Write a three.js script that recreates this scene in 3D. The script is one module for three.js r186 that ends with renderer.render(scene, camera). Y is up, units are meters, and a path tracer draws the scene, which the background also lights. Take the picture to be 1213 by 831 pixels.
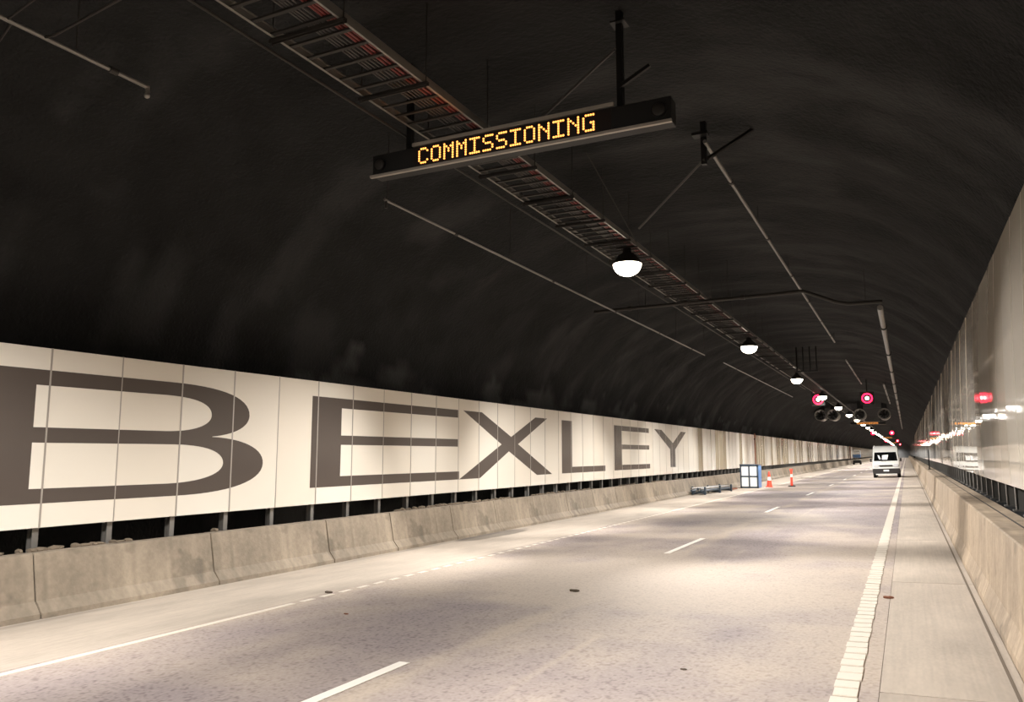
import * as THREE from 'three';
import { mergeGeometries, toCreasedNormals } from 'three/addons/utils/BufferGeometryUtils.js';
import { RectAreaLightUniformsLib } from 'three/addons/lights/RectAreaLightUniformsLib.js';
import { RoundedBoxGeometry } from 'three/addons/geometries/RoundedBoxGeometry.js';

// ---------------------------------------------------------------- camera, exposure
const scene = new THREE.Scene();
scene.background = new THREE.Color(0x000000);
const renderer = new THREE.WebGLRenderer({ antialias: true });
renderer.toneMapping = THREE.LinearToneMapping;
renderer.toneMappingExposure = 1.04;
renderer.shadowMap.enabled = true;
RectAreaLightUniformsLib.init();
const FOCAL = 932, EYE = 1.8;
const camera = new THREE.PerspectiveCamera(2 * Math.atan(831 / 2 / FOCAL) * 180 / Math.PI, 1213 / 831, 0.1, 900);
camera.rotation.order = 'YXZ';
camera.position.set(0, EYE, 0);
camera.rotation.set(THREE.MathUtils.degToRad(7.43), THREE.MathUtils.degToRad(26.45), 0);
scene.add(camera);

// the tunnel's own lamps are the light: one row of high-bay fittings under the cable ladder
const LAMP_X = -5.36, LAMP_Y = 6.0, LAMP_Z0 = -1.25, LAMP_STEP = 15.32, LAMP_COUNT = 28;
const LAMP_POWER = 150, LAMP_COLOR = 0xfffaf5;
// the roadway optic throws most of its light sideways: [aim x, aim y, aim z, half angle, share of power]
const LAMP_BEAMS = [[0, -1, 0, 1.2, 0.7], [0, -4.6, 6.4, 0.75, 1.1], [0, -4.6, -6.4, 0.75, 1.1], [-4.6, -6.1, 5.2, 0.48, 3.0], [-4.6, -6.1, -5.2, 0.48, 3.0], [6.0, -5.9, 5.6, 0.56, 3.2], [6.0, -5.9, -5.6, 0.56, 3.2], [-5.0, -6.4, 0, 0.45, 1.3], [6.0, -6.4, 0, 0.45, 0.9]];

// ---------------------------------------------------------------- helpers
const FALL = 0.03;                                   // crossfall of the carriageway
const gy = (x) => FALL * x;
let seed = 12345;
const rnd = () => { seed = (seed * 1664525 + 1013904223) >>> 0; return seed / 4294967296; };
const rr = (a, b) => a + (b - a) * rnd();
const hash = (x, y, z = 0) => { let h = Math.imul(x | 0, 374761393) ^ Math.imul(y | 0, 668265263) ^ Math.imul(z | 0, 2147483647 ^ 83492791); h = Math.imul(h ^ (h >>> 13), 1274126177); h ^= h >>> 16; return (h >>> 0) / 4294967296; };
const sm = (t) => t * t * (3 - 2 * t);
function noise2(x, y, px = 0, py = 0, s = 0) {       // value noise, periodic when px, py are given
  const xi = Math.floor(x), yi = Math.floor(y), fx = sm(x - xi), fy = sm(y - yi);
  const w = (a, p) => (p ? ((a % p) + p) % p : a);
  const a = hash(w(xi, px), w(yi, py), s), b = hash(w(xi + 1, px), w(yi, py), s), c = hash(w(xi, px), w(yi + 1, py), s), d = hash(w(xi + 1, px), w(yi + 1, py), s);
  return a + (b - a) * fx + (c - a) * fy + (a - b - c + d) * fx * fy;
}
const fbm = (x, y, o = 4, s = 0) => { let v = 0, a = 0.5, n = 0; for (let i = 0; i < o; i++) { v += a * noise2(x, y, 0, 0, s + i); n += a; a *= 0.5; x *= 2.03; y *= 2.03; } return v / n; };
const clamp = (v, a = 0, b = 1) => Math.min(b, Math.max(a, v));
const step = (a, b, v) => sm(clamp((v - a) / (b - a)));

const used = {};
function numbered(name) { const n = used[name] = (used[name] ?? -1) + 1; return n ? name + '_' + String(n).padStart(3, '0') : name; }
const ORD = ['first', 'second', 'third', 'fourth', 'fifth', 'sixth', 'seventh', 'eighth', 'ninth', 'tenth', 'eleventh', 'twelfth', 'thirteenth', 'fourteenth', 'fifteenth', 'sixteenth', 'seventeenth', 'eighteenth', 'nineteenth', 'twentieth', 'twenty-first', 'twenty-second', 'twenty-third', 'twenty-fourth', 'twenty-fifth', 'twenty-sixth', 'twenty-seventh', 'twenty-eighth', 'twenty-ninth', 'thirtieth'];
function tag(o, label, category, group) { o.userData.label = label; o.userData.category = category; if (group) o.userData.group = group; return o; }
function thing(name, label, category, pos = [0, 0, 0], group) { const o = new THREE.Group(); o.name = numbered(name); o.position.set(...pos); scene.add(o); return tag(o, label, category, group); }
function structure(name, label, category) { const o = new THREE.Group(); o.name = name; scene.add(o); o.userData.kind = 'structure'; return tag(o, label, category); }
function mesh(name, geo, m, parent, pos) {
  const g = Array.isArray(geo) ? mergeGeometries(geo.map((q) => (q.index ? q.toNonIndexed() : q))) : geo;
  const o = new THREE.Mesh(g, m); o.name = parent === scene ? numbered(name) : name; o.castShadow = o.receiveShadow = true;
  if (pos) o.position.set(...pos);
  parent.add(o); return o;
}
function worldUV(g, k = 1) {                          // uv in metres, from the face's main direction
  if (!g.attributes.normal) g.computeVertexNormals();
  const p = g.attributes.position, n = g.attributes.normal, uv = new Float32Array(p.count * 2);
  for (let i = 0; i < p.count; i++) {
    const ax = Math.abs(n.getX(i)), ay = Math.abs(n.getY(i)), az = Math.abs(n.getZ(i)), x = p.getX(i), y = p.getY(i), z = p.getZ(i);
    if (ay >= ax && ay >= az) { uv[2 * i] = x * k; uv[2 * i + 1] = z * k; } else if (ax >= az) { uv[2 * i] = z * k; uv[2 * i + 1] = y * k; } else { uv[2 * i] = x * k; uv[2 * i + 1] = y * k; }
  }
  g.setAttribute('uv', new THREE.BufferAttribute(uv, 2)); return g;
}
const box = (w, h, d, x = 0, y = 0, z = 0) => worldUV(new THREE.BoxGeometry(w, h, d)).translate(x, y, z);
const rbox = (w, h, d, r, x = 0, y = 0, z = 0) => new RoundedBoxGeometry(w, h, d, 2, r).translate(x, y, z);
const V = (x, y, z) => new THREE.Vector3(x, y, z);
function bar(a, b, r, seg = 8) {                      // round bar between two points
  const A = V(...a), B = V(...b), g = new THREE.CylinderGeometry(r, r, A.distanceTo(B), seg);
  g.applyQuaternion(new THREE.Quaternion().setFromUnitVectors(V(0, 1, 0), B.clone().sub(A).normalize()));
  return g.translate((a[0] + b[0]) / 2, (a[1] + b[1]) / 2, (a[2] + b[2]) / 2);
}
function sbar(a, b, w) { const A = V(...a), B = V(...b), g = new THREE.BoxGeometry(w, A.distanceTo(B), w); g.applyQuaternion(new THREE.Quaternion().setFromUnitVectors(V(0, 1, 0), B.clone().sub(A).normalize())); return g.translate((a[0] + b[0]) / 2, (a[1] + b[1]) / 2, (a[2] + b[2]) / 2); }
function prismZ(pts, z0, z1, bev = 0) {                // profile in x,y swept along z
  const s = new THREE.Shape(pts.map(([x, y]) => new THREE.Vector2(x, y)));
  const g = new THREE.ExtrudeGeometry(s, { depth: z1 - z0 - 2 * bev, bevelEnabled: bev > 0, bevelSize: bev, bevelThickness: bev, bevelOffset: -bev, bevelSegments: 1, curveSegments: 6 });
  g.translate(0, 0, z0 + bev); return worldUV(g);
}

// ---------------------------------------------------------------- textures and materials
function texture(w, h, f, { srgb = false, rep, wrap = THREE.RepeatWrapping } = {}) {
  const d = new Uint8Array(w * h * 4);
  for (let j = 0; j < h; j++) for (let i = 0; i < w; i++) {
    const c = f(i / w, j / h, i, j), k = (j * w + i) * 4;
    if (typeof c === 'number') d[k] = d[k + 1] = d[k + 2] = clamp(c) * 255; else { d[k] = clamp(c[0]) * 255; d[k + 1] = clamp(c[1]) * 255; d[k + 2] = clamp(c[2]) * 255; }
    d[k + 3] = 255;
  }
  const t = new THREE.DataTexture(d, w, h); t.magFilter = THREE.LinearFilter; t.minFilter = THREE.LinearMipmapLinearFilter; t.generateMipmaps = true;
  t.wrapS = t.wrapT = wrap; if (rep) t.repeat.set(...rep); if (srgb) t.colorSpace = THREE.SRGBColorSpace; t.needsUpdate = true; return t;
}
const pfbm = (u, v, n, o, s) => { let r = 0, a = 0.5, t = 0; for (let i = 0; i < o; i++) { r += a * noise2(u * n, v * n, n, n, s + i); t += a; a *= 0.55; n *= 2; } return r / t; };
// cast concrete: blotches, drips and pin holes
const concreteMap = texture(512, 512, (u, v) => {
  const b = pfbm(u, v, 4, 6, 3), f = pfbm(u, v, 64, 3, 9), st = pfbm(u * 1.0, v * 1.0, 8, 4, 21), drip = noise2(u * 48, v * 4, 48, 4, 31);
  const k = 0.74 + 0.24 * (b - 0.5) + 0.10 * (f - 0.5) + 0.08 * (drip - 0.5) - 0.10 * step(0.58, 0.72, st);
  return [k, k * 0.955, k * 0.9];
}, { srgb: true, rep: [0.31, 0.31] });
const concreteBump = texture(256, 256, (u, v) => 0.5 * pfbm(u, v, 8, 5, 40) + 0.5 * pfbm(u, v, 64, 2, 44), { rep: [0.8, 0.8] });
const grainBump = texture(512, 512, (u, v) => pfbm(u, v, 90, 3, 60), { rep: [1.0, 1.0] });
const rockBump = texture(512, 512, (u, v) => 0.6 * pfbm(u, v, 10, 5, 70) + 0.4 * pfbm(u, v, 60, 3, 77), { rep: [0.35, 0.35] });
const brushBump = texture(256, 256, (u, v) => 0.7 * noise2(u * 96, v * 3, 96, 3, 5) + 0.3 * pfbm(u, v, 32, 2, 8), { rep: [0.9, 0.6] });

// the whole carriageway's colour: x from -10.6 to 0.9 across, z from +10 to -74 along
const RX0 = -10.6, RX1 = 0.9, RZ0 = 10, RZ1 = -74;
const roadTexture = (z0, z1, gx, gz, fx, fz, sharp) => texture(1024, 2048, (u, v) => {
  const x = RX0 + (RX1 - RX0) * u, z = z0 + (z1 - z0) * v;
  const big = fbm(x * 0.33, z * 0.17, 4, 100), mid = fbm(x * 1.1, z * 0.7, 4, 120), fine = noise2(x * fx, z * fz, 0, 0, 140), grit = noise2(x * gx, z * gz, 0, 0, 150);
  const trans = fbm(x * 0.22 + 7, z * 0.9, 3, 160);                       // dust swept across the lanes
  let dust = step(0.36, 0.66, 0.5 * big + 0.25 * mid + 0.25 * trans);
  dust += 0.55 * Math.exp(-(((x + 4.05 + 0.05 * Math.sin(z * 0.8)) / 0.17) ** 2)) * step(0.3, 0.55, mid + 0.1);   // dusty strip beside the lane dashes
  dust += 0.35 * Math.exp(-(((x + 3.0) / 0.05) ** 2)) * step(0.4, 0.6, mid);
  dust = clamp(dust + 0.9 * step(-6.9, -8.2, x) * step(0.25, 0.6, mid + 0.15));
  let r = 0.59 + 0.05 * (mid - 0.5), g = 0.545 + 0.05 * (mid - 0.5), b = 0.54 + 0.045 * (mid - 0.5);
  r += (0.715 - r) * dust; g += (0.66 - g) * dust; b += (0.605 - b) * dust;
  const sp = step(0.62, 0.9, grit) * (0.12 - 0.07 * dust) * sharp + (fine - 0.5) * 0.07;
  r -= sp; g -= sp; b -= sp * 0.95;
  return [r, g, b];
}, { srgb: true, wrap: THREE.MirroredRepeatWrapping });
const roadMap = roadTexture(RZ0, RZ1, 26, 15, 42, 24, 0.6), roadNear = roadTexture(2, -26, 38, 34, 70, 60, 1);
const shoulderMap = texture(512, 2048, (u, v) => {
  const z = RZ0 + (RZ1 - RZ0) * v, x = u * 2.4;
  const big = fbm(x * 0.9, z * 0.35, 4, 200), mid = fbm(x * 3, z * 1.5, 3, 220), fine = noise2(x * 60, z * 24, 0, 0, 240), br = noise2(x * 50, z * 1.2, 0, 0, 250);
  let k = 0.72 + 0.12 * (big - 0.5) + 0.08 * (mid - 0.5) + 0.035 * (fine - 0.5) + 0.035 * (br - 0.5);
  // damp stain at the barrier foot
  const sx = x - 0.30, sz = z + 18.6; const d = (sx / 0.42) ** 2 + (sz / 1.9) ** 2 + 0.8 * (mid - 0.5); k -= 0.2 * step(1.1, 0.6, d);
  const d2 = ((x - 0.12) / 0.10) ** 2; k -= 0.11 * Math.exp(-d2) * step(0.35, 0.6, big + 0.1);   // grit gathered along the foot of the barrier
  return [k, k * 0.935, k * 0.86];
}, { srgb: true, wrap: THREE.MirroredRepeatWrapping });

const std = (p) => new THREE.MeshStandardMaterial(p);
const phys = (p) => new THREE.MeshPhysicalMaterial(p);
const M = {
  asphaltNear: std({ map: roadNear, bumpMap: grainBump, bumpScale: 0.005, roughness: 0.82 }),
  asphalt: std({ map: roadMap, bumpMap: grainBump, bumpScale: 0.004, roughness: 0.82 }),
  shoulder: std({ map: shoulderMap, bumpMap: brushBump, bumpScale: 0.003, roughness: 0.85 }),
  concrete: std({ color: 0xbcb4a7, map: concreteMap, bumpMap: concreteBump, bumpScale: 0.006, roughness: 0.82 }),
  rubble: std({ color: 0x9c9284, map: concreteMap, roughness: 0.95 }),
  concreteRight: std({ color: 0xded0bd, map: concreteMap, bumpMap: concreteBump, bumpScale: 0.006, roughness: 0.82 }),
  joint: std({ color: 0x3b352f, roughness: 0.95 }),
  gutter: std({ color: 0x6e6254, roughness: 0.95 }),
  paintWorn: std({ color: 0xddd4c7, roughness: 0.7 }),
  paintDusty: std({ color: 0xb3a797, roughness: 0.7, bumpMap: grainBump, bumpScale: 0.002 }),
  paintRib: std({ color: 0xdcd3c5, roughness: 0.6, bumpMap: grainBump, bumpScale: 0.002 }),
  paint: std({ color: 0xf3eee4, roughness: 0.6, bumpMap: grainBump, bumpScale: 0.002 }),
  rock: phys({ vertexColors: true, bumpMap: rockBump, bumpScale: 0.06, roughness: 0.95, specularIntensity: 0.3 }),
  panels: [0xe6dfd2, 0xe3dbcd, 0xe8e2d6].map((c) => std({ color: c, roughness: 0.16 })),
  gloss: [0xdcd3c5, 0xd8cdbd, 0xdfd7ca].map((c) => std({ color: c, roughness: 0.03 })),
  bow: [0xe8e1d4, 0xab9f88, 0xf8f3ea].map((c) => std({ color: c, roughness: 0.1 })),  // pale and dark tones paint the streaks of reflected light past the lettering
  letter: std({ color: 0x544c47, roughness: 0.16 }),
  trimMetal: std({ color: 0xa49d94, metalness: 0.3, roughness: 0.5 }),
  galv: std({ color: 0x8d8a85, metalness: 0.75, roughness: 0.5 }),
  galvDark: std({ color: 0x35322f, metalness: 0.4, roughness: 0.6 }),
  black: std({ color: 0x141312, roughness: 0.6 }),
  blackMetal: std({ color: 0x1c1a19, metalness: 0.4, roughness: 0.5 }),
  redCable: std({ color: 0x6c2b27, roughness: 0.5 }),
  greyCable: std({ color: 0x3f3c3a, roughness: 0.6 }),
  lens: std({ color: 0xffffff, emissive: 0xfff2dc, emissiveIntensity: 18, roughness: 0.4 }),
  led: std({ color: 0x221100, emissive: 0xffa24e, emissiveIntensity: 2.9, roughness: 0.5 }),
  ledFace: std({ color: 0x1a0d07, roughness: 0.5 }),
  redLed: std({ color: 0x200508, emissive: 0xff1a3c, emissiveIntensity: 7, roughness: 0.5 }),
  whiteLed: std({ color: 0x222222, emissive: 0xfff0f0, emissiveIntensity: 8, roughness: 0.5 }),
  whitePaint: phys({ color: 0xcfcfca, roughness: 0.35, clearcoat: 1, clearcoatRoughness: 0.05 }),
  darkPlastic: std({ color: 0x1b1716, roughness: 0.55 }),
  glassDark: phys({ color: 0x0b0c0d, roughness: 0.08, clearcoat: 1, clearcoatRoughness: 0.03 }),
  pane: phys({ color: 0xffffff, transmission: 1, thickness: 0, roughness: 0.02 }),
  headlight: phys({ color: 0xd8dadc, roughness: 0.1, metalness: 0.3, clearcoat: 1 }),
  rubber: std({ color: 0x171615, roughness: 0.9 }),
  chrome: std({ color: 0xb8bcc0, metalness: 0.9, roughness: 0.25 }),
  plate: std({ color: 0xe8e8e2, roughness: 0.5 }),
  blue: std({ color: 0x5f86b8, roughness: 0.5 }),
  slate: std({ color: 0x3f4c58, roughness: 0.5 }),
  whiteSheet: std({ color: 0xf4f4f2, roughness: 0.5 }),
  orange: std({ color: 0xef4a34, roughness: 0.5 }),
  reflective: std({ color: 0xf6e8de, roughness: 0.4 }),
  timber: std({ color: 0x8a5a44, roughness: 0.8 }),
  stone: std({ color: 0x5b4f45, roughness: 0.95, flatShading: true }),
};

// ---------------------------------------------------------------- ceiling: sprayed concrete arch, painted black
const ARCH = { cx: -4.7, a: 7.45, b: 7.95, y0: -0.5, n: 2.5 };
const archY = (x) => ARCH.y0 + ARCH.b * Math.pow(1 - Math.pow(Math.min(1, Math.abs(x - ARCH.cx) / ARCH.a), ARCH.n), 1 / ARCH.n);
function archStrip(z0, z1, dz, nu, thick) {
  const nz = Math.round((z0 - z1) / dz), pos = [], col = [], uv = [], idx = [];
  for (let j = 0; j <= nz; j++) {
    const z = z0 + (z1 - z0) * j / nz;
    for (let i = 0; i <= nu; i++) {
      const t = Math.PI * (1 - i / nu), c = Math.cos(t), s = Math.max(0, Math.sin(t));
      let x = Math.sign(c) * Math.pow(Math.abs(c), 2 / ARCH.n) * ARCH.a, y = Math.pow(s, 2 / ARCH.n) * ARCH.b;
      const arc = i / nu * 21;
      const nx = -x / 8, ny = -y / 8, nl = Math.hypot(nx, ny);
      // rounds of sprayed concrete between the bolts, waves along the drive and lumps
      const d = 0.16 * (fbm(arc * 0.5, z * 0.5, 3, 300) - 0.5) + 0.10 * (Math.abs(Math.sin(z * 0.9 + 1.8 * fbm(arc * 0.3, z * 0.2, 2, 330))) - 0.6) + 0.06 * (fbm(arc * 2.2, z * 2.2, 3, 350) - 0.5) - 0.1 + thick;
      x += ARCH.cx + nx / nl * d * -1 * -1; y += ARCH.y0 + ny / nl * d;
      pos.push(x, y, z); uv.push(arc, z);
      const e = fbm(arc * 1.6, z * 1.3, 4, 380), bare = (x < ARCH.cx ? step(3.9, 3.55, y + 2.4 * (e - 0.5)) : 0) * step(0.40, 0.52, fbm(arc * 0.8, z * 0.35, 3, 390)) * (z < -13 ? 1 : 0);
      const thin = step(0.54, 0.74, fbm(arc * 0.55, z * 1.3, 4, 430));   // thinly covered streaks across the vault
      const g = 0.012 + 0.015 * e + 0.016 * thin + 0.05 * bare;
      col.push(g, g * 1.03, g * 1.04);
    }
  }
  const w = nu + 1;
  for (let j = 0; j < nz; j++) for (let i = 0; i < nu; i++) { const a = j * w + i; idx.push(a, a + 1, a + w, a + 1, a + w + 1, a + w); }
  const g = new THREE.BufferGeometry();
  g.setAttribute('position', new THREE.Float32BufferAttribute(pos, 3)); g.setAttribute('color', new THREE.Float32BufferAttribute(col, 3)); g.setAttribute('uv', new THREE.Float32BufferAttribute(uv, 2));
  g.setIndex(idx); g.computeVertexNormals(); return g;
}
{
  const c = structure('ceiling', 'black sprayed concrete vault with wavy lumpy surface', 'ceiling');
  mesh('vault', archStrip(14, -70, 0.28, 104, 0), M.rock, c);
  mesh('vault', archStrip(-70, -420, 1.4, 60, 0), M.rock, c);
  mesh('vault_back', archStrip(14.4, -420.4, 10, 40, -0.5), M.rock, c);
}
// ends of the modelled length, closed with the same rock
for (const [name, z] of [['wall_far', -419], ['wall_back', 13.5]]) {
  const g = box(18, 10, 0.4, -4.7, 3.5, z), n = g.attributes.position.count;
  g.setAttribute('color', new THREE.Float32BufferAttribute(new Float32Array(n * 3).fill(z < 0 ? 0.25 : 0.02), 3));
  const o = mesh(name, g, M.rock, scene); o.userData.kind = 'structure'; tag(o, z < 0 ? 'dark end of the tunnel far away' : 'dark tunnel behind the viewer', 'wall');
}

// ---------------------------------------------------------------- floor: asphalt, concrete shoulders, markings
const floor = structure('floor', 'dusty asphalt carriageway between concrete shoulders', 'road');
const LZ0 = 12, LZ1 = -410;
function strip(x0, x1, thickness, uvOf, z0 = LZ0, z1 = LZ1) {
  const g = new THREE.BoxGeometry(x1 - x0, thickness, z0 - z1, 1, 1, 60); g.translate((x0 + x1) / 2, -thickness / 2, (z0 + z1) / 2);
  const p = g.attributes.position, uv = g.attributes.uv;
  for (let i = 0; i < p.count; i++) { const [a, b] = uvOf(p.getX(i), p.getZ(i)); uv.setXY(i, a, b); p.setY(i, p.getY(i) + gy(p.getX(i))); }
  g.computeVertexNormals(); return g;
}
const zuv = (z) => (z - RZ0) / (RZ1 - RZ0);
mesh('asphalt', strip(-7.74, -0.295, 0.25, (x, z) => [(x - RX0) / (RX1 - RX0), (z - 2) / -28], LZ0, -26), M.asphaltNear, floor);
mesh('asphalt', strip(-7.74, -0.295, 0.25, (x, z) => [(x - RX0) / (RX1 - RX0), zuv(z)], -26, LZ1), M.asphalt, floor);
mesh('shoulder', strip(-11.9, -7.745, 0.25, (x, z) => [(x + 10.06) / 2.4, zuv(z)]), M.shoulder, floor);
{ // right shoulder in cast bays with narrow joints
  const js = [12, 5.4, -0.8, -6.9, -12.75, -18.9, -25, -31.2, -37.3, -43.5, -49.6, -55.8, -61.9, -68.1, -80, -92, -104, -130, -160, -200, -260, -410];
  for (let k = 0; k + 1 < js.length; k++) {
    const g = new THREE.BoxGeometry(1.005, 0.25, js[k] - js[k + 1] - 0.025); g.translate(0.2125, -0.125, (js[k] + js[k + 1]) / 2);
    const p = g.attributes.position; const uv = g.attributes.uv;
    for (let i = 0; i < p.count; i++) { uv.setXY(i, 0.45 + (p.getX(i) + 0.3) / 2.4, zuv(p.getZ(i) + (k % 3) * 9)); p.setY(i, p.getY(i) + gy(p.getX(i))); }
    mesh('shoulder_bay', g, M.shoulder, floor);
  }
  mesh('joint_bed', strip(-0.3, 0.72, 0.2, (x, z) => [x, z]).translate(0, -0.012, 0), M.joint, floor);
  mesh('sub_base', strip(-12.2, 2.8, 0.2, (x, z) => [x, z]).translate(0, -0.2, 0), M.joint, floor);
}
function mark(name, x0, x1, z0, z1, parent = floor, h = 0.006, m = M.paint) {   // z0 nearer
  const g = new THREE.BoxGeometry(x1 - x0, h, z0 - z1); g.translate((x0 + x1) / 2, h / 2, (z0 + z1) / 2);
  const p = g.attributes.position; for (let i = 0; i < p.count; i++) p.setY(i, p.getY(i) + gy(p.getX(i)));
  return mesh(name, worldUV(g), m, parent);
}
for (let k = 0; k < 14; k++) mark('lane_dash', -4.36, -4.24, -3.35 - 12.08 * k, -6.4 - 12.08 * k);
mark('edge_line', -7.66, -7.56, 10, -8.6, floor, 0.006, M.paintRib);
for (let k = 0; k < 46; k++) mark('edge_dash', -7.65, -7.56, -8.75 - 0.42 * k, -9.0 - 0.42 * k, floor, 0.005, M.paintWorn);
mark('edge_line', -7.69, -7.59, -28.2, -390, floor, 0.006, M.paintWorn);
{
  const l = mark('edge_line', -0.61, -0.44, -2.6 - 0.24 * 150, -390, floor, 0.006, M.paintRib);
  mark('edge_line_base', -0.61, -0.44, 8, -2.6 - 0.24 * 150, l, 0.005, M.paintDusty);
  for (let k = 0; k < 150; k++) mark('rib', -0.615 + 0.006 * Math.sin(k * 2.3), -0.435 + 0.006 * Math.sin(k * 1.7), -2.6 - 0.24 * k, -2.795 - 0.24 * k - 0.01 * Math.sin(k * 3.1), l, 0.012, M.paintRib);
}

// ---------------------------------------------------------------- barriers
{
  const b = structure('trim_1', 'long concrete barrier along the left wall below the lettered panels', 'barrier');
  const prof = [[-10.05, -0.32], [-10.055, -0.235], [-10.185, -0.09], [-10.30, 0.49], [-10.315, 0.505], [-10.49, 0.505], [-10.5, 0.495], [-10.5, -0.34]];
  const js = [13, 9.5, 6.6, 3.7, 0.7, -2.2, -5.1 + 1.6, -6.66, -9.61, -12.49, -14.64, -17.22, -19.56, -22.07];
  while (js[js.length - 1] > -180) js.push(js[js.length - 1] - 2.45 - (js.length % 3) * 0.1);
  for (let k = 0; k + 1 < js.length; k++) mesh('barrier_segment', prismZ(prof, js[k + 1] + 0.011, js[k] - 0.011, 0.006), M.concrete, b);
  mesh('joint_filler', prismZ(prof.map(([x, y]) => [x + (x > -10.4 ? -0.022 : 0.01), y - 0.02]), -180, 13), M.joint, b);
  mesh('barrier_segment', prismZ(prof, -410, js[js.length - 1] - 0.011), M.concrete, b);
  // mortar spill and rubble left on the back edge
  const rub = [];
  for (let k = 0; k < 290; k++) {
    const z = 2 - k * 0.15 - rr(0, 0.1); if (fbm(z * 0.6, 3, 2, 420) < 0.42) continue;
    const g = new THREE.DodecahedronGeometry(1, 0); g.scale(rr(0.04, 0.08), rr(0.012, 0.05), rr(0.04, 0.15)); g.rotateY(rr(-0.4, 0.4)); g.rotateX(rr(-0.2, 0.2));
    rub.push(worldUV(g.translate(-10.49 + rr(-0.05, 0.0), 0.515, z)));
  }
  const o = mesh('mortar_spill', rub, M.rubble, b); o.userData.kind = 'stuff';
}
{
  const b = structure('trim_2', 'concrete barrier with flat ledge along the right wall', 'barrier');
  const prof = [[0.72, -0.03], [0.725, 0.09], [0.79, 0.27], [0.845, 0.985], [0.86, 1.0], [1.26, 1.005], [1.27, 0.995], [1.27, -0.03]];
  const js = [13, 1.2, -5.0, -11.2, -17.4, -23.6, -29.8, -36, -42, -48, -54, -60, -67.9, -80, -100, -130, -180, -410];
  for (let k = 0; k + 1 < js.length; k++) mesh('barrier_segment', prismZ(prof, js[k + 1] + (k === 11 ? 0.05 : 0.006), js[k] - 0.006, 0.005), M.concreteRight, b);
  mesh('joint_filler', prismZ(prof.map(([x, y]) => [x + (x < 1 ? 0.02 : -0.01), y - 0.02]), -180, 13), M.joint, b);
  mesh('ledge_seal', box(0.02, 0.006, 200, 1.09, 1.005, -90), M.joint, b);
  mesh('gutter_strip', prismZ([[0.625, 0.0185], [0.625, 0.0215], [0.65, 0.0225], [0.65, 0.0195]], -200, 8), M.gutter, b);
}

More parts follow.
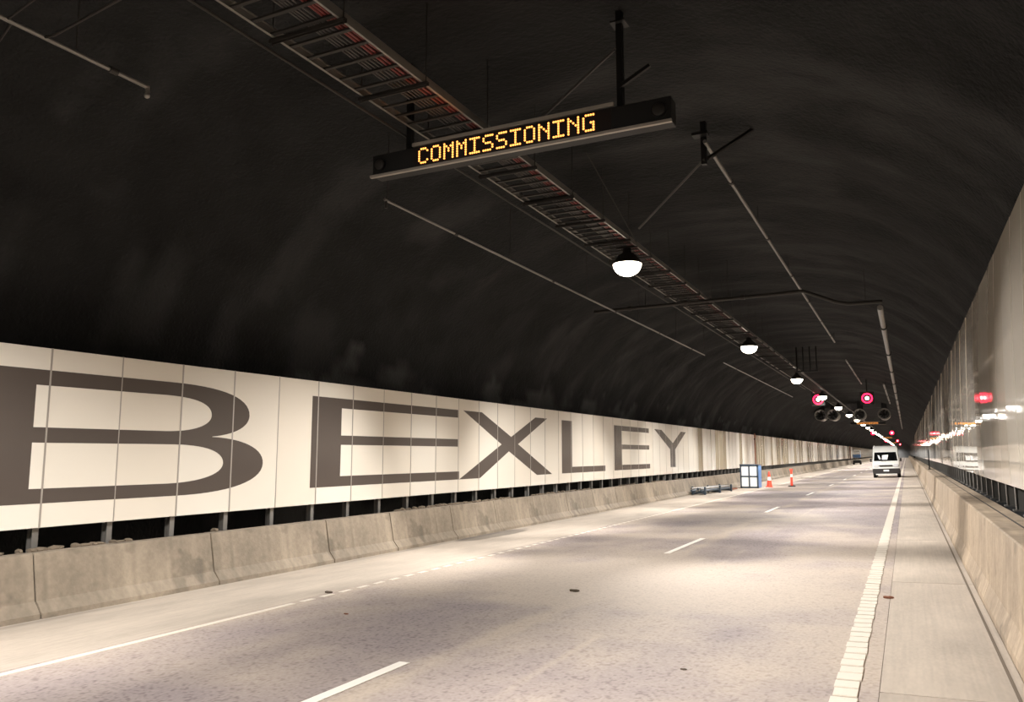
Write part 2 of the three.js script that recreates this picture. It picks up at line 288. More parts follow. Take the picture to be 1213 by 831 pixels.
// ---------------------------------------------------------------- left wall: enamel panels with the big lettering
const PW = 1.128, XP = -10.65, PY0 = 0.80, PY1 = 3.26, JZ = -6.93;
function panelGeo(h, w, bow, seg = 8, lean = 0) {          // front face looks to +x, base at y 0
  const g = new THREE.BoxGeometry(0.03, h, w, 1, lean ? 8 : 1, seg); const p = g.attributes.position;
  for (let i = 0; i < p.count; i++) { const z = p.getZ(i) / (w / 2), y = p.getY(i) / h + 0.5; p.setX(i, p.getX(i) - 0.015 + bow * (1 - z * z) - lean * y * y); }
  g.translate(0, h / 2, 0); g.computeVertexNormals(); return toCreasedNormals(g, 0.5);
}
const wallLeft = structure('wall_left', 'cream enamel wall panels lettered BEXLEY', 'wall');
{
  const flat = panelGeo(PY1 - PY0, PW - 0.014, 0, 1), bows = [0.006, 0.012, 0.018, -0.008].map((b) => panelGeo(PY1 - PY0, PW - 0.02, b, 10));
  const n0 = -16, n1 = 160;
  const jointStrip = box(0.012, PY1 - PY0 + 0.01, 0.026, 0, (PY1 - PY0) / 2, 0), jointThin = box(0.012, PY1 - PY0 + 0.01, 0.016, 0, (PY1 - PY0) / 2, 0);
  const postGeo = mergeGeometries([box(0.012, 1.5, 0.09, -0.05, 0, 0), box(0.012, 1.5, 0.09, 0.05, 0, 0), box(0.1, 1.5, 0.01, 0, 0, 0), box(0.03, 0.16, 0.12, 0.06, -0.2, 0)].map((g) => g.toNonIndexed()));
  const far = [];
  for (let k = n0; k < n1; k++) {
    const z = JZ - PW * (k + 0.5), zj = JZ - PW * k, plain = z < -43.6;
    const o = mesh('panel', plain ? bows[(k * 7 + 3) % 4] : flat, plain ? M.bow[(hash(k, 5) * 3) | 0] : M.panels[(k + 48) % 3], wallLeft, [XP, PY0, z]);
    if (plain) { o.rotation.y = (hash(k, 1) - 0.5) * 0.05; o.rotation.z = (hash(k, 2) - 0.5) * 0.02; }
    if (z > -120) mesh('joint_or_streak_strip', k % 3 === 1 ? jointThin : jointStrip, plain ? M.panels[2] : M.trimMetal, wallLeft, [XP - 0.001, PY0, zj]);  // beyond the lettering the strips are coloured pale as painted reflection streaks
    mesh('post', postGeo, M.galv, wallLeft, [XP - 0.13, 0.35, zj]);
  }
  for (let k = n1; k < 350; k++) far.push(bows[(k * 7) % 4].clone().translate(XP, PY0, JZ - PW * (k + 0.5)));
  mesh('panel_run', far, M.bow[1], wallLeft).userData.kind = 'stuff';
  mesh('rail', [box(0.05, 0.05, 420, XP - 0.06, PY0 + 0.12, -198), box(0.05, 0.05, 420, XP - 0.06, PY1 - 0.12, -198)], M.galvDark, wallLeft);
  // letters: measured outlines, s = distance along the wall (-z), y = height
  const Y0 = 1.125, Y1 = 2.955;
  const poly = (pts, holes = []) => { const s = new THREE.Shape(pts.map(([a, b]) => new THREE.Vector2(a, b))); s.holes = holes.map((h) => new THREE.Path(h.map(([a, b]) => new THREE.Vector2(a, b)))); return s; };
  const bez = (pts, n = 14) => new THREE.CubicBezierCurve(...pts.map(([a, b]) => new THREE.Vector2(a, b))).getPoints(n).map((p) => [p.x, p.y]);
  const lower = [...bez([[9.15, Y0], [10.3, Y0], [11.08, 1.3], [11.08, 1.63]]), ...bez([[11.08, 1.63], [11.08, 1.9], [10.55, 2.07], [9.86, 2.085]])];
  const upper = [...bez([[9.86, 2.09], [10.4, 2.14], [10.70, 2.29], [10.70, 2.48]]), ...bez([[10.70, 2.48], [10.70, 2.79], [10.1, Y1], [9.0, Y1]])];
  const B = poly([[5.6, Y0], ...lower, ...upper, [5.6, Y1]], [
    [[6.74, 1.325], [9.0, 1.325], ...bez([[9.0, 1.325], [9.7, 1.335], [10.13, 1.46], [10.13, 1.64]]), ...bez([[10.13, 1.64], [10.13, 1.83], [9.75, 1.945], [9.1, 1.95]]), [6.74, 1.95]],
    [[6.74, 2.16], [8.9, 2.16], ...bez([[8.9, 2.16], [9.5, 2.165], [9.83, 2.29], [9.83, 2.45]]), ...bez([[9.83, 2.45], [9.83, 2.64], [9.5, 2.735], [8.9, 2.74]]), [6.74, 2.74]]]);
  const E = (x0, x1, st) => poly([[x0, Y0], [x1 + 0.08, Y0], [x1 + 0.08, 1.335], [x0 + st, 1.335], [x0 + st, 1.985], [x1, 1.985], [x1, 2.18], [x0 + st, 2.18], [x0 + st, 2.75], [x1, 2.75], [x1, Y1], [x0, Y1]]);
  const X = poly([[18.26, Y0], [19.4, Y0], [21.2, 1.87], [23.2, Y0], [24.42, Y0], [21.82, 2.09], [24.02, Y1], [23.1, Y1], [21.35, 2.30], [19.5, Y1], [18.46, Y1], [20.72, 2.07]]);
  const L = poly([[25.27, Y0], [29.65, Y0], [29.65, 1.34], [26.2, 1.34], [26.2, Y1], [25.27, Y1]]);
  const Yl = poly([[39.28, Y0], [40.25, Y0], [40.25, 2.02], [42.55, Y1], [41.5, Y1], [39.83, 2.33], [37.75, Y1], [36.55, Y1], [39.28, 2.02]]);
  for (const [nm, sh] of [['letter_b', B], ['letter_e', E(12.39, 18.18, 0.93)], ['letter_x', X], ['letter_l', L], ['letter_e', E(30.75, 35.65, 0.95)], ['letter_y', Yl]]) {
    const g = new THREE.ExtrudeGeometry(sh, { depth: 0.003, bevelEnabled: false, curveSegments: 8 });
    g.rotateY(Math.PI / 2); g.translate(XP, 0, 0);
    mesh(nm, worldUV(g), M.letter, wallLeft).userData.label = 'dark brown painted letter';
  }
}

// ---------------------------------------------------------------- right wall: taller glossy panels
{
  const w = structure('wall_right', 'tall glossy cream enamel panels along the right shoulder', 'wall');
  const XR = 1.3, y0 = 1.345, H = 3.60;
  const gs = [0, 0.0006, -0.0004, 0.001].map((b) => panelGeo(H, PW - 0.004, b, 10, 0.12).rotateY(Math.PI));
  const postGeo = mergeGeometries([box(0.012, 0.9, 0.09, -0.06, 0, 0), box(0.012, 0.9, 0.09, 0.06, 0, 0), box(0.12, 0.9, 0.01, 0, 0, 0), box(0.2, 0.02, 0.16, 0, -0.44, 0)].map((g) => g.toNonIndexed()));
  for (let k = 0; k < 150; k++) {
    const z = 11 - PW * k;
    const o = mesh('panel', gs[(hash(k, 9) * 4) | 0], M.gloss[(hash(k, 11) * 3) | 0], w, [XR, y0 + 0.05 * step(-10, -30, z), z]);
    o.rotation.y = (hash(k, 3) - 0.5) * 0.005; o.rotation.z = (hash(k, 4) - 0.5) * 0.006;
    mesh('post', postGeo, M.galv, w, [XR + 0.1, 1.45, z + PW / 2]);
  }
  const far = []; for (let k = 150; k < 365; k++) far.push(gs[k % 4].clone().translate(XR, y0, 11 - PW * k));
  mesh('panel_run', far, M.gloss[1], w).userData.kind = 'stuff';
  mesh('rail', [box(0.05, 0.05, 420, XR + 0.06, y0 + 0.16, -198), box(0.05, 0.05, 420, XR + 0.14, y0 + H - 0.2, -198)], M.galvDark, w);
}

// ---------------------------------------------------------------- cable ladder with its hangers and cables
const LX0 = -6.09, LX1 = -5.16, LY = 6.42;
{
  const t = thing('cable_ladder', 'long black cable ladder running under the vault above the lamps', 'cable ladder');
  const rail = (x, s) => mergeGeometries([box(0.006, 0.11, 172, x, LY + 0.05, -80), box(0.03, 0.006, 172, x + s * 0.015, LY, -80), box(0.03, 0.006, 172, x + s * 0.015, LY + 0.1, -80)].map((g) => g.toNonIndexed()));
  mesh('side_rail', rail(LX0, 1), M.galv, t); mesh('side_rail', rail(LX1, -1), M.galv, t);
  const rg = box(LX1 - LX0, 0.025, 0.045, (LX0 + LX1) / 2, LY + 0.02, 0), rest = [];
  for (let k = 0; k < 560; k++) { const z = 4 - 0.3 * k; if (k < 170) mesh('rung', rg, M.galvDark, t, [0, 0, z]); else rest.push(rg.clone().translate(0, 0, z)); }
  mesh('rung_run', rest, M.galvDark, t).userData.kind = 'stuff';
}
for (let k = 0; k < 26; k++) {
  const z = -4.63 - 1.625 * k;
  const t = thing('trapeze_hanger', ORD[k] + ' trapeze hanger of the cable ladder counted from the viewer', 'hanger', [(LX0 + LX1) / 2, LY - 0.03, z], 'trapeze hangers of the cable ladder');
  mesh('cross_channel', [box(1.06, 0.008, 0.05, 0, 0.02, 0), box(1.06, 0.045, 0.006, 0, 0, 0.022), box(1.06, 0.045, 0.006, 0, 0, -0.022)], M.galvDark, t);
  for (const s of [-1, 1]) { const x = s * 0.5; mesh('threaded_rod', bar([x, -0.05, 0], [x, archY((LX0 + LX1) / 2 + x) - LY + 0.03 + 0.02, 0], 0.007, 6), M.galvDark, t); }
}
{
  const cab = (x, r, m, ph) => { const pts = []; for (let i = 0; i <= 120; i++) { const z = 5 - i * 1.4; pts.push(V(x + 0.012 * Math.sin(z * 1.3 + ph), LY + 0.034 + r + 0.002 * Math.sin(z * 3 + ph), z)); } return new THREE.TubeGeometry(new THREE.CatmullRomCurve3(pts), 360, r, 6); };
  for (let k = 0; k < 3; k++) tag(mesh('red_cable', cab(-5.25 - 0.055 * k, 0.018, M.redCable, k), M.redCable, scene), ['outermost red cable along the right edge of the cable ladder', 'middle one of the three red cables on the cable ladder', 'red cable next to the grey cables on the cable ladder'][k], 'cable', 'red cables on the cable ladder');
  for (let k = 0; k < 5; k++) tag(mesh('grey_cable', cab(-5.43 - 0.05 * k, 0.014, M.greyCable, k + 5), M.greyCable, scene), 'grey cable on the cable ladder, ' + ORD[k] + ' from the red cables', 'cable', 'grey cables on the cable ladder');
  tag(mesh('conduit', bar([-6.27, 6.38, 4], [-6.27, 6.38, -60], 0.018, 8), M.galvDark, scene), 'thin dark conduit running beside the left rail of the cable ladder', 'conduit');
}

// ---------------------------------------------------------------- lamps
const houseGeo = new THREE.LatheGeometry([[0.0, 0.36], [0.09, 0.36], [0.1, 0.27], [0.2, 0.2], [0.31, 0.06], [0.33, 0.0], [0.32, 0.0], [0.3, 0.03]].map(([a, b]) => new THREE.Vector2(a, b)).reverse(), 24);
const lensGeo = new THREE.SphereGeometry(0.315, 24, 12, 0, Math.PI * 2, Math.PI / 2, Math.PI / 2).scale(1, 0.85, 1);
for (let k = 0; k < LAMP_COUNT; k++) {
  const z = LAMP_Z0 - LAMP_STEP * k;
  const t = thing('high_bay_lamp', k ? 'glowing round high-bay lamp under the cable ladder, ' + ORD[k - 1] + ' from the viewer' : 'round high-bay lamp overhead above the viewer', 'lamp', [LAMP_X, LAMP_Y, z], 'high-bay lamps in a row');
  mesh('housing', houseGeo, M.galvDark, t); mesh('lens', lensGeo, M.lens, t);
  mesh('bracket', [bar([0, 0.33, 0], [0, 0.42, 0], 0.02), box(0.5, 0.03, 0.05, 0, 0.38, 0)], M.galvDark, t);
  for (const [ax, ay, az, angle, share] of k < 7 ? LAMP_BEAMS : [[0, -1, 0, 1.35, 3.2]]) {
    const s = new THREE.SpotLight(LAMP_COLOR, LAMP_POWER * share, 0, angle, 1, 2);
    s.position.set(0, -0.3, 0); s.target.position.set(ax, ay - 0.3, az); t.add(s, s.target); s.castShadow = true; s.shadow.radius = 10; s.shadow.mapSize.set(1024, 1024);
  }
}

// ---------------------------------------------------------------- message signs
const FONT = { C: '01110100011000010000100001000101110', O: '01110100011000110001100011000101110', M: '10001110111010110101100011000110001', I: '11111001000010000100001000010011111', S: '01111100001000001110000010000111110', N: '10001110011010110011100011000110001', G: '01111100001000010011100011000101111' };
const GANTRY = 110.6;
for (let k = 0; k < 4; k++) {
  const z = -9 - GANTRY * k, x0 = -6.76, x1 = -2.32;
  const t = thing('message_sign', ['black overhead LED sign reading COMMISSIONING nearest the viewer', 'second amber LED message sign, beyond the jet fans', 'third amber LED message sign, just above the van', 'farthest amber LED message sign deep in the tunnel'][k], 'sign', [0, 5.8, z], 'overhead message signs');
  mesh('cabinet', rbox(x1 - x0, 0.32, 0.24, 0.015, (x0 + x1) / 2, 0.165, -0.12), M.black, t);
  mesh('display_face', box(2.98, 0.29, 0.01, -4.57, 0.165, 0.003), M.ledFace, t);
  mesh('lower_lip', box(x1 - x0 + 0.02, 0.035, 0.05, (x0 + x1) / 2, -0.005, 0.02), M.trimMetal, t);
  mesh('top_rail', box(3.02, 0.05, 0.05, -4.56, 0.365, -0.02), M.trimMetal, t);
  for (const x of [-6.62, -2.47]) { const l = mesh('warning_lantern', new THREE.CylinderGeometry(0.095, 0.095, 0.03, 24).rotateX(Math.PI / 2).translate(x, 0.165, 0.012), M.blackMetal, t); mesh('lantern_lens', new THREE.SphereGeometry(0.08, 20, 8, 0, Math.PI * 2, 0, Math.PI / 2).scale(1, 0.3, 1).rotateX(Math.PI / 2).translate(x, 0.165, 0.026), M.galvDark, l); }
  const dp = 0.0338, dot = new THREE.CylinderGeometry(0.0145, 0.0145, 0.006, 8).rotateX(Math.PI / 2);
  const face = t.children[1];
  [...'COMMISSIONING'].forEach((ch, i) => {
    const gs = []; const lx = -5.94 + i * 0.2072;
    for (let r = 0; r < 7; r++) for (let c = 0; c < 5; c++) if (FONT[ch][r * 5 + c] === '1') gs.push(dot.clone().translate(lx + c * dp, 0.275 - r * dp, 0.011));
    mesh('led_letter', gs, M.led, face);
  });
  for (const x of [-6.2, -3.0]) mesh('hanger_post', [box(0.08, archY(x) - 6.1 + 0.15, 0.08, x, 0.3 + (archY(x) - 6.1 + 0.15) / 2, -0.14), box(0.2, 0.02, 0.2, x, archY(x) - 5.8 - 0.08, -0.14)], M.blackMetal, t);
  mesh('brace', sbar([-4.12, 0.40, -0.1], [-3.04, 1.15, -0.1], 0.03), M.greyCable, t);
  mesh('brace', sbar([-3.0, 0.62, -0.1], [-2.6, 0.82, -0.1], 0.045), M.blackMetal, t);
  const glow = new THREE.RectAreaLight(0xff9a2e, 1.2, 2.7, 0.25); glow.position.set(-4.6, 0.165, 0.03); t.add(glow);
  glow.rotation.set(0, Math.PI, 0);
}
// ---------------------------------------------------------------- lane signals: red rings
for (let k = 0; k < 4; k++) for (const x of [-5.86, -2.42]) {
  const z = -64.6 - GANTRY * k;
  const t = thing('speed_sign', (x < -4 ? 'round lit speed sign with a red ring over the left lane, ' : 'round lit speed sign with a red ring over the right lane, ') + ['nearest pair', 'second pair', 'third pair', 'farthest pair'][k], 'sign', [x, 5.92, z], 'lit speed signs');
  mesh('cabinet', rbox(0.95, 0.95, 0.18, 0.03, 0, 0, -0.1), M.black, t);
  mesh('red_ring', new THREE.TorusGeometry(0.33, 0.055, 10, 36).scale(1, 1, 0.3), M.redLed, t);
  mesh('lit_numeral_field', new THREE.CylinderGeometry(0.14, 0.14, 0.02, 20).rotateX(Math.PI / 2), M.whiteLed, t);
  { const px = x < -4 ? -0.45 : 0; mesh('hanger_post', box(0.07, archY(x) - 6.4 + 0.1, 0.07, px, 0.45 + (archY(x) - 6.4 + 0.1) / 2, -0.1), M.blackMetal, t); }
}

// ---------------------------------------------------------------- water pipes under the vault
function pipe(name, label, pts, r, joints, hangers, m = M.galv) {
  const t = thing(name, label, 'pipe');
  const path = new THREE.CurvePath(); for (let i = 0; i + 1 < pts.length; i++) path.add(new THREE.LineCurve3(V(...pts[i]), V(...pts[i + 1])));
  mesh('tube', pts.slice(1).map((p, i) => bar(pts[i], p, r, 10)).concat(pts.slice(1, -1).map((p) => new THREE.SphereGeometry(r * 1.02, 10, 8).translate(...p))), m, t);
  const along = (u) => path.getPoint(u);
  for (const u of joints) { const p = along(u), q = path.getTangent(u).multiplyScalar(0.05); mesh('coupling', bar([p.x - q.x, p.y - q.y, p.z - q.z], [p.x + q.x, p.y + q.y, p.z + q.z], r * 1.5, 12), M.galvDark, t); }
  for (const u of hangers) { const p = along(u); mesh('hanger_rod', bar([p.x, p.y, p.z], [p.x, archY(p.x) + 0.03, p.z], 0.008, 6), M.galvDark, t); }
  return t;
}
const range = (n) => Array.from({ length: n }, (_, i) => (i + 0.5) / n);
{
  const t = pipe('sprinkler_pipe', 'thin grey pipe in the upper left corner ending in a nozzle', [[-7.62, 6, 3], [-7.62, 6, -5.85]], 0.024, [0.72, 0.95], [0.6, 0.9]);
  mesh('nozzle', [bar([-7.62, 6.02, -5.85], [-7.62, 5.9, -5.85], 0.025), new THREE.SphereGeometry(0.035, 10, 8).translate(-7.62, 5.9, -5.85)], M.galv, t);
  mesh('stay_rod', [bar([-7.45, 5.98, -4.62], [-6.2, 6.12, -4.6], 0.014, 6), bar([-7.62, 6.0, -4.62], [-7.45, 5.98, -4.62], 0.014, 6)], M.galvDark, t);
  mesh('stay_rod', [bar([-7.62, 6.0, -4.25], [-6.9, 6.1, -4.2], 0.012, 6), bar([-7.62, 6.0, -4.3], [-8.6, 5.7, -4.5], 0.012, 6)], M.galvDark, t);
}
{
  const t = pipe('sprinkler_pipe', 'thin grey pipe running along the left side of the vault below the message sign', [[-7.55, 6, -10.4], [-7.55, 6, -33.8]], 0.024, range(5), [0.004, 0.2, 0.4, 0.6, 0.8, 0.996]);
  mesh('nozzle', bar([-7.55, 6.0, -10.45], [-7.55, 5.86, -10.45], 0.022), M.galvDark, t);
}
pipe('sprinkler_pipe', 'far thin grey pipe continuing on the left side toward the jet fans', [[-7.4, 6, -37], [-7.4, 6, -62]], 0.025, range(4), range(5));
{
  const t = pipe('sprinkler_pipe', 'long grey pipe hung right of the cable ladder from a braced bracket', [[-2.71, 6.95, -12.65], [-2.71, 6.95, -39.2]], 0.034, range(6), [0.2, 0.4, 0.6, 0.8, 0.99]);
  mesh('drop_bracket', [box(0.09, 0.75, 0.09, -2.77, 7.0, -12.85), box(0.26, 0.05, 0.18, -2.8, 7.12, -12.75)], M.blackMetal, t);
  mesh('brace', sbar([-2.76, 6.7, -12.8], [-4.62, 6.35, -15.1], 0.035), M.greyCable, t);
  mesh('brace', sbar([-2.7, 6.7, -12.8], [-1.95, 7.32, -13.3], 0.05), M.blackMetal, t);
}
pipe('sprinkler_pipe', 'far grey pipe on the right of the vault leading to the red ringed sign', [[-2.72, 6.95, -47], [-2.72, 6.95, -63.9]], 0.04, range(4), range(4));
pipe('hydrant_pipe', 'thick grey pipe near the right wall dropping toward the far end', [[-0.42, 5.72, -23.2], [-0.42, 5.72, -140]], 0.075, range(16), range(12));
pipe('hydrant_pipe', 'short far pipe beside the thick right pipe', [[-1.0, 5.9, -52], [-1.0, 5.9, -72]], 0.05, range(3), range(3));
pipe('cross_pipe', 'dark pipe crossing the vault behind the first lamp with an offset bend', [[-8.6, 6.24, -23.15], [-7.5, 6.26, -23.15], [-3.1, 6.32, -23.15], [-2.35, 6.34, -23.15], [-1.5, 5.95, -23.15], [-1.2, 5.88, -23.15], [-0.35, 5.87, -23.15]], 0.05, [0.14, 0.35, 0.55], [0.2, 0.5, 0.95], M.galvDark);
tag(mesh('stay_wire', bar([-5.06, 6.42, -16.3], [-5.1, archY(-5.1), -13.4], 0.01, 6), M.galvDark, scene), 'thin stay wire rising from the nearest glowing lamp to the vault', 'wire');
{
  const t = thing('hanging_frame', 'dark hanging frame of four drop bars beside the third lamp', 'frame', [-4.57, 6.2, -45]);
  for (const x of [-0.5, -0.17, 0.17, 0.5]) mesh('drop_bar', box(0.07, archY(-4.57) - 6.2 + 0.1, 0.07, x, (archY(-4.57) - 6.2 + 0.1) / 2, 0), M.blackMetal, t);
  mesh('cross_bar', box(1.12, 0.08, 0.08, 0, 0.02, 0), M.blackMetal, t);
}
// ---------------------------------------------------------------- jet fans
[[-8.45, 'leftmost'], [-7.15, 'second from left'], [-4.4, 'third from left'], [-1.95, 'rightmost']].forEach(([x, which]) => {
  const t = thing('jet_fan', 'round grey jet fan hung under the vault, ' + which + ' of the row', 'fan', [x, 6.1, -95], 'jet fans');
  const prof = [[0.5, 0], [0.58, -0.14], [0.64, -0.02], [0.62, 0.1], [0.6, 0.3], [0.6, 3.0], [0.5, 3.0]].map(([r, z]) => new THREE.Vector2(r, z));
  mesh('silencer', new THREE.LatheGeometry(prof, 28).rotateX(-Math.PI / 2), M.galv, t);
  mesh('hub', new THREE.SphereGeometry(0.2, 16, 10).scale(1, 1, 1.6).translate(0, 0, -0.8), M.galvDark, t);
  for (let b = 0; b < 8; b++) mesh('blade', new THREE.BoxGeometry(0.12, 0.38, 0.015).rotateY(0.6).translate(0, 0.34, -0.8).rotateZ(b * Math.PI / 4), M.galvDark, t);
  mesh('bell_guard', new THREE.TorusGeometry(0.35, 0.012, 6, 24), M.galvDark, t);
  for (const z of [-0.5, -2.4]) mesh('hanger_bar', box(0.5, archY(x) - 6.7 + 0.35, 0.06, 0, 0.58 + (archY(x) - 6.7 + 0.35) / 2, z), M.blackMetal, t);
});

// ---------------------------------------------------------------- van
{
  const W = 1.9, cx = -1.47, t = thing('van', 'white high-roof van facing the viewer with dark front bumper', 'van', [cx, gy(cx), -68]);
  t.rotation.z = Math.atan(FALL);
  const pr = [[0.02, 0.3], [0.0, 0.62], [0.05, 0.9], [0.18, 1.08], [0.42, 1.24], [1.0, 1.95], [1.3, 2.3], [1.7, 2.45], [3, 2.5], [5.1, 2.47], [5.25, 2.3], [5.3, 1.2], [5.3, 0.3]];
  const s = new THREE.Shape(pr.map(([a, b]) => new THREE.Vector2(a, b)));
  const g = new THREE.ExtrudeGeometry(s, { depth: W - 0.16, bevelEnabled: true, bevelSize: 0.05, bevelThickness: 0.08, bevelOffset: -0.05, bevelSegments: 4 });
  g.translate(0, 0, -(W - 0.16) / 2); g.rotateY(Math.PI / 2);                // x: width, -z: backwards
  const taper = (q) => { const p = q.attributes.position; for (let i = 0; i < p.count; i++) { const y = p.getY(i); if (y > 1.1) p.setX(i, p.getX(i) * (1 - 0.11 * (y - 1.1) / 1.4)); } q.computeVertexNormals(); return q; };
  mesh('body', toCreasedNormals(taper(g), 0.6), M.whitePaint, t);
  const quad = (pts, th, m, name, par = t) => { const q = new THREE.BufferGeometry(); const n = V(0, 0, 0); const P = pts.map((p) => V(...p)); n.crossVectors(P[1].clone().sub(P[0]), P[2].clone().sub(P[0])).normalize().multiplyScalar(th); const a = []; for (const p of P) a.push(p.x, p.y, p.z); for (const p of P) a.push(p.x + n.x, p.y + n.y, p.z + n.z); q.setAttribute('position', new THREE.Float32BufferAttribute(a, 3)); q.setIndex([4, 5, 6, 4, 6, 7, 0, 2, 1, 0, 3, 2, 0, 1, 5, 0, 5, 4, 1, 2, 6, 1, 6, 5, 2, 3, 7, 2, 7, 6, 3, 0, 4, 3, 4, 7]); const r = q.toNonIndexed(); r.computeVertexNormals(); r.setAttribute('uv', new THREE.Float32BufferAttribute(new Float32Array(r.attributes.position.count * 2), 2)); return mesh(name, r, m, par); };
  const sl = (f, x, o = 0) => [x, 1.24 + 0.71 * f + o * 0.633, -(0.42 + 0.58 * f) + o * 0.774];   // a point on the windscreen slope
  const ws = quad([sl(0.06, -0.84, -0.01), sl(0.06, 0.84, -0.01), sl(1.0, 0.76, -0.01), sl(1.0, -0.76, -0.01)], 0.025, M.glassDark, 'windscreen');
  quad([sl(0.2, -0.25, 0.016), sl(0.2, 0.12, 0.016), sl(0.72, 0.22, 0.016), sl(0.66, -0.22, 0.016)], 0.004, M.whiteSheet, 'windscreen_patch', ws);  // white patches laid on the face of the windscreen
  quad([sl(0.25, -0.45, 0.016), sl(0.25, -0.33, 0.016), sl(0.62, -0.42, 0.016), sl(0.7, -0.55, 0.016)], 0.004, M.whiteSheet, 'windscreen_patch', ws);
  mesh('bumper', rbox(W + 0.02, 0.42, 0.3, 0.06, 0, 0.5, -0.06), M.darkPlastic, t);
  mesh('skid_strip', rbox(1.5, 0.1, 0.12, 0.03, 0, 0.27, 0.02), M.whitePaint, t);
  mesh('grille', rbox(0.95, 0.11, 0.06, 0.02, 0, 0.92, 0.0), M.darkPlastic, t);
  mesh('number_plate', box(0.38, 0.12, 0.02, 0, 0.55, 0.1), M.plate, t);
  for (const q of [-1, 1]) {
    mesh('headlight', rbox(0.36, 0.26, 0.12, 0.05, q * 0.7, 0.92, -0.05), M.headlight, t);
    const m = mesh('mirror', rbox(0.14, 0.26, 0.1, 0.03, q * 1.06, 1.36, -0.75), M.darkPlastic, t); mesh('mirror_arm', box(0.16, 0.04, 0.04, q * 0.97, 1.26, -0.75), M.darkPlastic, m);
    for (const z of [-0.95, -4.2]) { const w = mesh('wheel', new THREE.CylinderGeometry(0.33, 0.33, 0.22, 24).rotateZ(Math.PI / 2).translate(q * (W / 2 - 0.1), 0.33, z), M.rubber, t); mesh('wheel_rim', new THREE.CylinderGeometry(0.19, 0.19, 0.02, 16).rotateZ(Math.PI / 2).translate(q * (W / 2 + 0.015), 0.33, z), M.chrome, w); }
    mesh('side_window', box(0.02, 0.5, 0.8, q * 0.915, 1.58, -1.35).applyMatrix4(new THREE.Matrix4().makeRotationZ(0)), M.glassDark, t);
    mesh('side_window', box(0.02, 0.5, 2.6, q * 0.915, 1.6, -3.4), M.glassDark, t);
  }
  mesh('wiper', sbar([-0.3, 1.27, -0.36], [0.4, 1.36, -0.43], 0.02), M.black, t);
}
// ---------------------------------------------------------------- site equipment on the left shoulder
{
  const t = thing('site_crate', 'blue sided crate with four white front panes beside the left barrier', 'crate', [-8.57, gy(-8.57) + 0.012, -49.3]);
  const w = 1.06, h = 1.36, d = 1.1, f = 0.09;
  mesh('body', box(w - 0.04, h - 0.08, d - 0.06, 0, h / 2, -d / 2), M.slate, t);
  mesh('front_frame', [box(f, h, 0.06, -w / 2 + f / 2, h / 2, 0), box(f, h, 0.06, w / 2 - f / 2, h / 2, 0), box(f, h, 0.06, 0, h / 2, 0), box(w, f, 0.06, 0, f / 2, 0), box(w, f, 0.06, 0, h - f / 2, 0), box(w, f, 0.06, 0, h / 2, 0)], M.slate, t);
  for (const x of [-0.25, 0.25]) for (const y of [0.36, 1.0]) mesh('front_pane', box(0.4, 0.54, 0.03, x, y, 0.012), M.whiteSheet, t);
  for (let k = 0; k < 5; k++) mesh('side_board', box(0.03, h - 0.04, 0.18, w / 2, h / 2, -0.16 - k * 0.2), M.blue, t);
  for (let k = 0; k < 5; k++) mesh('side_board', box(0.03, h - 0.04, 0.18, -w / 2, h / 2, -0.16 - k * 0.2), M.blue, t);
  mesh('lid', box(w + 0.06, 0.05, d + 0.06, 0, h + 0.02, -d / 2), M.slate, t);
}
{
  const t = thing('pipe_bundle', 'low bundle of blue-grey steel tubes on stands against the left barrier', 'pipes', [-9.4, gy(-9.4), -43]);
  t.rotation.y = -0.12;
  for (let k = 0; k < 6; k++) mesh('steel_tube', bar([-0.25 + (k % 3) * 0.22, 0.2 + 0.1 * Math.floor(k / 3), -2.3 + rnd() * 0.3], [-0.25 + (k % 3) * 0.22 + rr(-0.05, 0.05), 0.2 + 0.1 * Math.floor(k / 3), 2.2 + rnd() * 0.3], 0.055, 10), k % 2 ? M.galv : M.slate, t);
  for (const z of [-2.1, -0.2, 2.1]) mesh('stand', [box(0.7, 0.1, 0.1, 0, 0.1, z), box(0.08, 0.4, 0.1, -0.33, 0.2, z), box(0.08, 0.4, 0.1, 0.33, 0.2, z)], M.slate, t);
  tag(mesh('timber_plank', box(0.5, 0.06, 2.2, -9.35, gy(-9.35) + 0.04, -47.2), M.timber, scene), 'reddish timber plank lying between the tube bundle and the crate', 'plank');
}
{
  const t = thing('traffic_cone', 'orange cone standing just right of the blue crate', 'cone', [-7.6, gy(-7.6), -50.5]);
  mesh('cone_base', rbox(0.42, 0.05, 0.42, 0.02, 0, 0.025, 0), M.orange, t);
  mesh('cone_body', new THREE.LatheGeometry([[0.17, 0.04], [0.16, 0.06], [0.05, 0.9], [0.03, 0.95], [0, 0.95]].map(([a, b]) => new THREE.Vector2(a, b)), 20), M.orange, t);
  mesh('reflective_band', new THREE.LatheGeometry([[0.115, 0.42], [0.09, 0.62]].map(([a, b]) => new THREE.Vector2(a, b)), 20), M.reflective, t);
}
{
  const t = thing('bollard', 'slim orange bollard with pale band alone on the left lane edge', 'bollard', [-6.39, gy(-6.39), -51.2]);
  mesh('bollard_base', new THREE.CylinderGeometry(0.2, 0.24, 0.06, 20).translate(0, 0.03, 0), M.rubber, t);
  mesh('bollard_post', new THREE.LatheGeometry([[0.075, 0.05], [0.06, 0.9], [0.075, 0.93], [0.075, 1.0], [0.03, 1.06], [0, 1.06]].map(([a, b]) => new THREE.Vector2(a, b)), 16), M.orange, t);
  mesh('reflective_band', new THREE.CylinderGeometry(0.072, 0.076, 0.18, 16).translate(0, 0.66, 0), M.reflective, t);
  mesh('handle', rbox(0.2, 0.06, 0.06, 0.02, 0, 1.04, 0), M.orange, t);
}
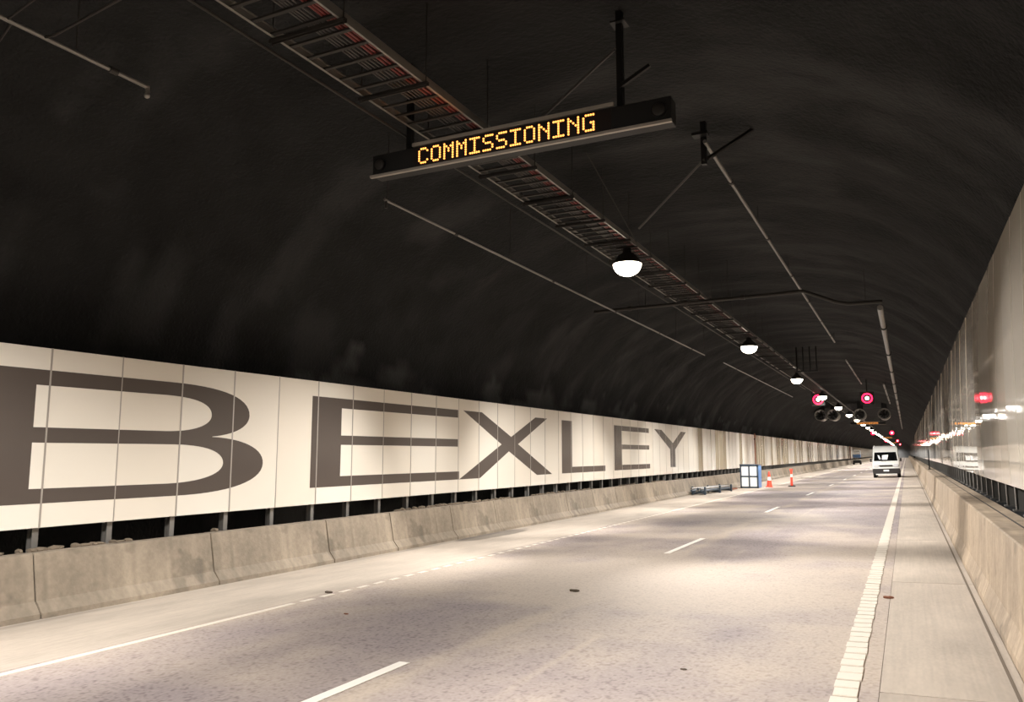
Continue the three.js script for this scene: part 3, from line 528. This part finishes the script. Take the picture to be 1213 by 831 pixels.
{
  const t = thing('marker_pole', 'thin dark red pole on the left wall behind the blue crate', 'pole', [-10.52, 0.52, -63.55]);
  mesh('pole_shaft', bar([0, 0, 0], [0, 2.85, 0], 0.05, 8), M.timber, t); mesh('pole_foot', box(0.16, 0.04, 0.16, 0, 0.02, 0), M.galvDark, t); mesh('pole_clamp', box(0.1, 0.08, 0.14, -0.02, 2.4, 0), M.galvDark, t);
}
{
  const t = thing('marker_pole', 'thin dark pole on the far left wall near the blue work platform', 'pole', [-10.48, 0.52, -178]);
  mesh('pole_shaft', bar([0, 0, 0], [0, 2.85, 0], 0.09, 8), M.timber, t); mesh('pole_foot', box(0.2, 0.04, 0.2, 0, 0.02, 0), M.galvDark, t);
}
{
  const x = -8.6, t = thing('work_platform', 'small far blue work platform on a dark wheeled base left of the van', 'platform', [x, gy(x), -165]);
  mesh('chassis', rbox(1.4, 0.5, 2.2, 0.08, 0, 0.55, -1), M.darkPlastic, t);
  for (const sx of [-1, 1]) for (const z of [-0.3, -1.8]) mesh('wheel', new THREE.CylinderGeometry(0.3, 0.3, 0.25, 16).rotateZ(Math.PI / 2).translate(sx * 0.6, 0.3, z), M.rubber, t);
  mesh('scissor_stack', [sbar([-0.35, 0.8, -0.1], [0.35, 1.3, -0.1], 0.08), sbar([0.35, 0.8, -0.1], [-0.35, 1.3, -0.1], 0.08)], M.galv, t);
  mesh('deck', rbox(1.3, 0.6, 1.8, 0.05, 0, 1.6, -1), M.blue, t);
  mesh('guard_rail', [bar([-0.6, 1.9, -0.1], [-0.6, 2.7, -0.1], 0.05), bar([0.6, 1.9, -0.1], [0.6, 2.7, -0.1], 0.05), bar([-0.6, 2.7, -0.1], [0.6, 2.7, -0.1], 0.05), bar([-0.6, 2.3, -0.1], [0.6, 2.3, -0.1], 0.05), bar([-0.6, 1.9, -1.9], [-0.6, 2.7, -1.9], 0.05), bar([0.6, 1.9, -1.9], [0.6, 2.7, -1.9], 0.05)], M.whiteSheet, t);
}
// pole carrying a small fitting on the right barrier
{
  const t = thing('marker_pole', 'thin dark pole standing on the right barrier ledge', 'pole', [1.0, 1.0, -46]);
  mesh('pole_shaft', bar([0, 0, 0], [0, 1.0, 0], 0.03, 8), M.blackMetal, t); mesh('pole_foot', box(0.14, 0.03, 0.14, 0, 0.015, 0), M.galvDark, t);
}
// loose bits on the road
for (const [x, z, r, label, m] of [[-7.735, -9.49, 0.04, 'dark stone lying on the left edge line', M.stone], [-4.32, -10.66, 0.045, 'pale flat stone lying on the lane line', M.rubble], [-1.84, -7.03, 0.018, 'small dark stone in the right lane', M.stone], [-0.315, -11.3, 0.04, 'brown scrap lying beside the ribbed edge line', M.timber], [-6.4, -8.2, 0.02, 'small reddish stone in the left lane', M.timber]]) {
  const g = new THREE.IcosahedronGeometry(1, 1), p = g.attributes.position;
  for (let i = 0; i < p.count; i++) { const k = 0.75 + 0.5 * hash(Math.round(p.getX(i) * 50), Math.round(p.getY(i) * 50), Math.round(p.getZ(i) * 50)); p.setXYZ(i, p.getX(i) * k, p.getY(i) * k, p.getZ(i) * k); }
  g.scale(r * 1.5, r * 0.45, r); g.computeVertexNormals();
  tag(mesh('road_stone', worldUV(g), m, scene, [x, gy(x) + r * 0.3, z]), label, 'stone');
}

renderer.render(scene, camera);
